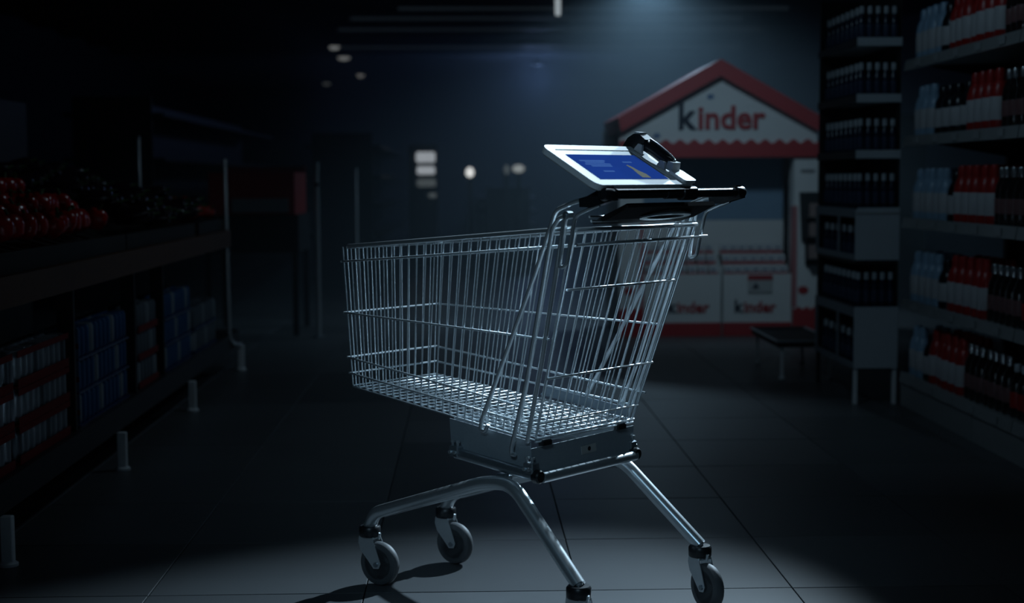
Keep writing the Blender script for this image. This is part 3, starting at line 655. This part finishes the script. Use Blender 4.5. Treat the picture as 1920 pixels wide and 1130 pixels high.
# packs of cans on the lower deck
can_prof = [(0, 0), (.026, 0), (.032, .007), (.033, .012), (.033, .098), (.028, .108), (.028, .111), (0, .109)]
CANS = [MB().lathe(can_prof, 12).mesh('can', m_) for m_ in (CAN_W, CAN_B, CAN_G)]
stacks = [(4.10, 9, 0, 'white', FILM_R, .0), (4.76, 9, 0, 'white', FILM_R, .0), (5.50, 12, 1, 'blue', FILM_B, .0), (6.50, 6, 2, 'grey', FILM_R, .0), (7.08, 10, 1, 'light blue', FILM_B, -.0), (7.84, 10, 2, 'silver', FILM_B, -.0)]
for si, (y0, n, ci, cn, film, dz) in enumerate(stacks):
    for lv in range(3 if si != 5 else 2):
        L = n*.067; po = (FX-.115, y0+L/2, .246+lv*.1225)
        p = empty('can_pack', po)
        tag(p, 'wrapped pack of %s cans, %s layer, %s stack from the near end' % (cn, ('bottom', 'middle', 'top')[lv], ORD[si]), 'can pack', 'can packs under the produce stand')
        MB().box(-.070, .070, -L/2-.002, L/2+.002, 0, .008).build('tray', film, p)
        for k in range(n):
            for c in (0, 1):
                inst('can', CANS[ci if (k+c+lv) % 5 else (0 if ci else 2)], p, (.034-.068*c, -L/2+.0335+k*.067, .009))
        for z0 in ((.008, .030), (.100, .1205)):
            if si in (0, 1) or (z0[0] < .05 and si == 3):
                MB().box(.0685, .0705, -L/2-.002, L/2+.002, z0[0], z0[1]).build('film_band', film, p)
        if si == 2:
            MB().box(-.070, .0705, -L/2-.004, -L/2-.002, .010, .120).build('film_end', mat('film_end_blue', (.10, .22, .36), .2), p)
            MB().box(-.070, .0706, -L/2-.0046, -L/2-.004, .045, .065).build('film_print', FILM_R, p)
# chrome posts further back
def post(name, x, y, z0, z1, r, label, gap=None):
    o = empty(name, (x, y, z0)); tag(o, label, 'post', 'chrome posts')
    MB().tube([(0, 0, .01), (0, 0, z1-z0)], r, 12).build('tube', POLEM, o)
    MB().lathe([(r*3, 0), (r*3, .008), (r*1.4, .016), (r, .016)], 14).build('base_flange', STEEL, o)
    MB().lathe([(r, 0), (r*1.2, .004), (r*1.0, .014), (0, .016)], 12, (0, 0, z1-z0)).build('top_cap', STEEL, o)
    if gap: MB().lathe([(r*1.05, -.012), (r*1.5, -.010), (r*1.5, .010), (r*1.05, .012)], 12, (0, 0, gap-z0)).build('collar', DARKM, o)
post('chrome_post', -1.10, 11.0, 0, 1.262, .016, 'thin chrome post standing alone left of the cart nose', 1.12)
post('chrome_post', -.962, 13.0, 0, 1.235, .012, 'faint thin post far back, just above the cart nose')
post('chrome_post', -1.72, 7.93, .831, 1.37, .010, 'thin steel post rising from the produce stand behind the aubergines')
# far red stand with price board
rs = empty('far_produce_crate', (-1.55, 11.4, 0)); RSO = (-1.55, 11.4, 0)
tag(rs, 'dark far stand carrying a red crate with a grey price board', 'stand')
MB().box(-1.95, -1.25, 11.1, 11.9, .62, .90).build('stand_box', DARKM, rs, RSO)
for x in (-1.92, -1.28):
    for y in (11.13, 11.87): MB().box(x-.02, x+.02, y-.02, y+.02, 0, .62).build('leg', DARKM, rs, RSO)
m = MB().box(-1.90, -1.27, 11.06, 11.08, 1.0, 1.21).box(-1.90, -1.27, 11.82, 11.84, 1.0, 1.26).box(-1.90, -1.88, 11.08, 11.82, 1.0, 1.21).box(-1.29, -1.27, 11.08, 11.82, 1.0, 1.21).box(-1.90, -1.27, 11.06, 11.84, .90, 1.0)
m.build('red_crate', mat('far_red_crate', (.30, .015, .012), .5, vary=.2, scale=9), rs, RSO)
MB().box(-1.725, -1.315, 11.02, 11.045, .92, 1.02).build('price_board', mat('price_board_grey', (.20, .23, .25), .5), rs, RSO)

# ------------------------------------------------------------------ far end of the shop
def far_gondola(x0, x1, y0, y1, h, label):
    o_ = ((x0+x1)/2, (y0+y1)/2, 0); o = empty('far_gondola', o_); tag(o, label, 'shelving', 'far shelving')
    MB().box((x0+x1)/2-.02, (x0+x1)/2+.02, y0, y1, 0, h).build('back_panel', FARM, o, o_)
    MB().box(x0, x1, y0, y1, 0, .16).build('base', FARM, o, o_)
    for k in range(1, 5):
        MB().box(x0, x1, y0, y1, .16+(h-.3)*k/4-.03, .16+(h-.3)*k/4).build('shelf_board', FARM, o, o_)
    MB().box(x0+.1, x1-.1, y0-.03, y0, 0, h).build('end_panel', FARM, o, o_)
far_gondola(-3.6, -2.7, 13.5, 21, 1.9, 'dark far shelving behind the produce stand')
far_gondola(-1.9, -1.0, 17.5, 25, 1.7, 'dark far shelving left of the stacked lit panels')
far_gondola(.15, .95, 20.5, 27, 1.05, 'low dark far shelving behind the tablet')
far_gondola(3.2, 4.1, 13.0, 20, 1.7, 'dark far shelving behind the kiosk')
# stacked lit panels
lp = empty('lit_panel_sign', (-.55, 20, 0)); LPO = (-.55, 20, 0)
tag(lp, 'far dark sign column with stacked glowing white panels', 'sign')
MB().box(-.78, -.40, 20.0, 20.2, 0, 1.62).build('column', FARM, lp, LPO)
for z0, z1, m_, x0, x1 in ((1.385, 1.525, GLOW_W, -.68, -.425), (1.228, 1.335, GLOW_W, -.67, -.43), (1.065, 1.170, GLOW_D, -.67, -.42), (.92, .98, GLOW_D, -.52, -.41)):
    MB().prism([(x0, z0+.02), (x0+.02, z0), (x1-.02, z0), (x1, z0+.02), (x1, z1-.02), (x1-.02, z1), (x0+.02, z1), (x0, z1-.02)], (0, 19.97, 0), (1, 0, 0), (0, 0, 1), (0, 1, 0), .03).build('glowing_panel', m_, lp, LPO)
def wall_lamp(x, y, z, r, m_, label, sx=1, sz=1):
    o = empty('till_lamp', (x, y, 0)); tag(o, label, 'lamp', 'far till lamps')
    MB().tube([(0, .05, 0), (0, .05, z)], .03, 8).build('lamp_post', FARM, o)
    MB().lathe([(0, 0), (r*1.1, 0), (r*1.25, .03), (r*1.25, .10), (0, .12)], 20, (0, -.02, z), axis='y', sx=sz, sy=sx).build('housing', FARM, o)
    MB().lathe([(0, -.035), (r*.8, -.03), (r, -.015), (r, .0), (0, .0)], 20, (0, -.02, z), axis='y', sx=sz, sy=sx).build('lit_face', m_, o)
wall_lamp(.034, 20, 1.253, .060, GLOW_L, 'small bright round lamp far back left of the tablet', .9, 1.1)
wall_lamp(.524, 20, 1.286, .045, GLOW_D, 'dim narrow far lamp just left of its oval neighbour', .8, 1.4)
wall_lamp(.681, 20, 1.299, .060, glow('lit_mid_lamp', (.8, .95, 1), .40), 'oval glowing far lamp nearest the left edge of the tablet', 1.3, .85)
for i, (x, y, sx, s_) in enumerate(((-2.125, 24.4, 1.0, 'nearest'), (-2.144, 26.5, 1.3, 'second'), (-2.161, 30.85, .9, 'third'), (-3.09, 33.4, 1.0, 'farthest, dimmest'))):
    o = empty('ceiling_downlight', (x, y, 3.30)); tag(o, '%s small ceiling downlight above the produce stand side' % s_, 'ceiling light', 'far downlights')
    MB().lathe([(.10*sx, 0), (.11*sx, .01), (.11*sx, .12), (0, .12)], 16).build('housing', FARM, o)
    MB().lathe([(0, -.05), (.06*sx, -.04), (.085*sx, -.005), (.085*sx, .0), (0, .0)], 16).build('lens', GLOW_C if i < 3 else GLOW_D, o)
STREAK = glow('streak_glow', (.45, .72, 1), .017)  # glowing strips added to imitate faint streaks of light on the ceiling
for k, (y, x0, x1) in enumerate(((19.55, -.9, 4.2), (20.75, -1.6, 3.8), (22.25, -1.9, 4.4), (25.2, -2.2, 4.6))):
    o = empty('ceiling_streak_glow', ((x0+x1)/2, y, 3.42)); tag(o, 'faint long glowing strip added for a ceiling streak, %s from the top edge' % ORD[k], 'ceiling light', 'faint ceiling streak strips')
    MB().box(-(x1-x0)/2, (x1-x0)/2, -.06, .06, -.05, 0).build('housing', FARM, o)
    MB().prism([(-.05, 0), (-.03, -.03), (.03, -.03), (.05, 0)], (-(x1-x0)/2+.02, 0, -.05), (0, 1, 0), (0, 0, 1), (1, 0, 0), x1-x0-.04).build('streak_strip', STREAK, o)
pn = empty('pendant_tube_lamp', (.848, 14, 2.66)); tag(pn, 'glowing white vertical tube lamp hanging from the ceiling, cut by the top edge', 'lamp')
MB().lathe([(0, 0), (.020, .004), (.027, .02), (.027, .34), (0, .345)], 14).build('glass_tube', GLOW_T, pn)
MB().lathe([(.034, .0), (.034, .09), (.01, .10), (.008, .44), (.0, .44)], 14, (0, 0, .32)).build('socket', FARM, pn)
# lamp housings; those of the fill, kiosk, shelf and stand lights are added
def fixture(name, loc, aim, label, top, r=.085):
    o = empty(name, loc); tag(o, label, 'spotlight', 'shop spotlights')
    d = (Vector(aim)-Vector(loc)).normalized(); q = d.to_track_quat('Z', 'Y').to_matrix()
    m = MB().lathe([(0, -.30), (r*.7, -.29), (r*.8, -.20), (r, -.19), (r, -.035), (r*.94, -.035), (r*.94, -.17), (0, -.17)], 24)
    m.v = [tuple(q @ Vector(v)) for v in m.v]; m.build('lamp_housing', BLACK, o)
    e = q @ Vector((0, 0, -.2))
    MB().tube(fillet([e+Vector((0, 0, .0)), e+Vector((0, 0, .2)), Vector((e.x, e.y, top-loc[2]))], .01, 2), .012, 8).build('hanging_rod', DARKM, o)
    return o
fixture('key_spotlight', KEY_LOC, KEY_AIM, 'black spotlight hung above the near shelving end, aimed at the cart', 3.42)
fixture('added_kiosk_lamp', KIOSK_LOC, KIOSK_AIM, 'unseen black spotlight added in front of the kiosk to light its front', 3.42, .16)

fixture('added_shelf_lamp', SHELF_LOC, SHELF_AIM, 'unseen black spotlight added over the aisle to light the right shelving', 3.42, .11)
fixture('added_fill_lamp', FILL_LOC, FILL_AIM, 'unseen black spotlight added behind the viewer to fill in the cart', 3.42, .3)
fixture('top_spotlight', TOP_LOC, TOP_AIM, 'black spotlight hung from the ceiling above and behind the cart', 3.42, .08)
fixture('added_stand_lamp', STAND_LOC, STAND_AIM, 'unseen black spotlight added over the aisle to light the produce stand', 3.42, .11)
gl = empty('bell_pendant', GLOBE_LOC); tag(gl, 'unseen pendant lamp hung high behind the kiosk roof, bell shade added to block spill', 'lamp')
MB().lathe([(0, .14), (.10, .13), (.205, .07), (.285, -.08), (.30, -.08), (.225, .085), (.11, .158), (.03, .165), (.03, .20), (.012, .21), (.012, .50), (0, .50)], 24).build('shade', FARM, gl)  # unseen shade, added to keep the lamp's light off the left side
MB().lathe([(0, .05), (.02, .055), (.03, .09), (.03, .139), (0, .139)], 12).build('bulb_socket', FARM, gl)
bl = empty('far_blue_lamp', BLUE_LOC); tag(bl, 'small blue ceiling lamp glowing far back above the tablet', 'lamp')
MB().lathe([(.05, .16), (.09, .165), (.09, .25), (.012, .26), (.012, .47), (0, .47)], 16).build('housing', FARM, bl)

# ------------------------------------------------------------------ haze
hz = MB().box(-2.6, 5.9, 9.34, 35.9, -.03, 3.46).build('haze', bpy.data.materials.new('haze'))
hm = hz.data.materials[0]; hm.use_nodes = True; nt = hm.node_tree
nt.nodes.remove(nt.nodes['Principled BSDF'])
vs_ = nt.nodes.new('ShaderNodeVolumeScatter'); vs_.inputs['Color'].default_value = (.72, .88, 1, 1); vs_.inputs['Density'].default_value = .06; vs_.inputs['Anisotropy'].default_value = .25
nt.links.new(vs_.outputs[0], nt.nodes['Material Output'].inputs['Volume'])
tag(hz, 'thin bluish haze glowing in the air around the kiosk', 'haze', kind='stuff')
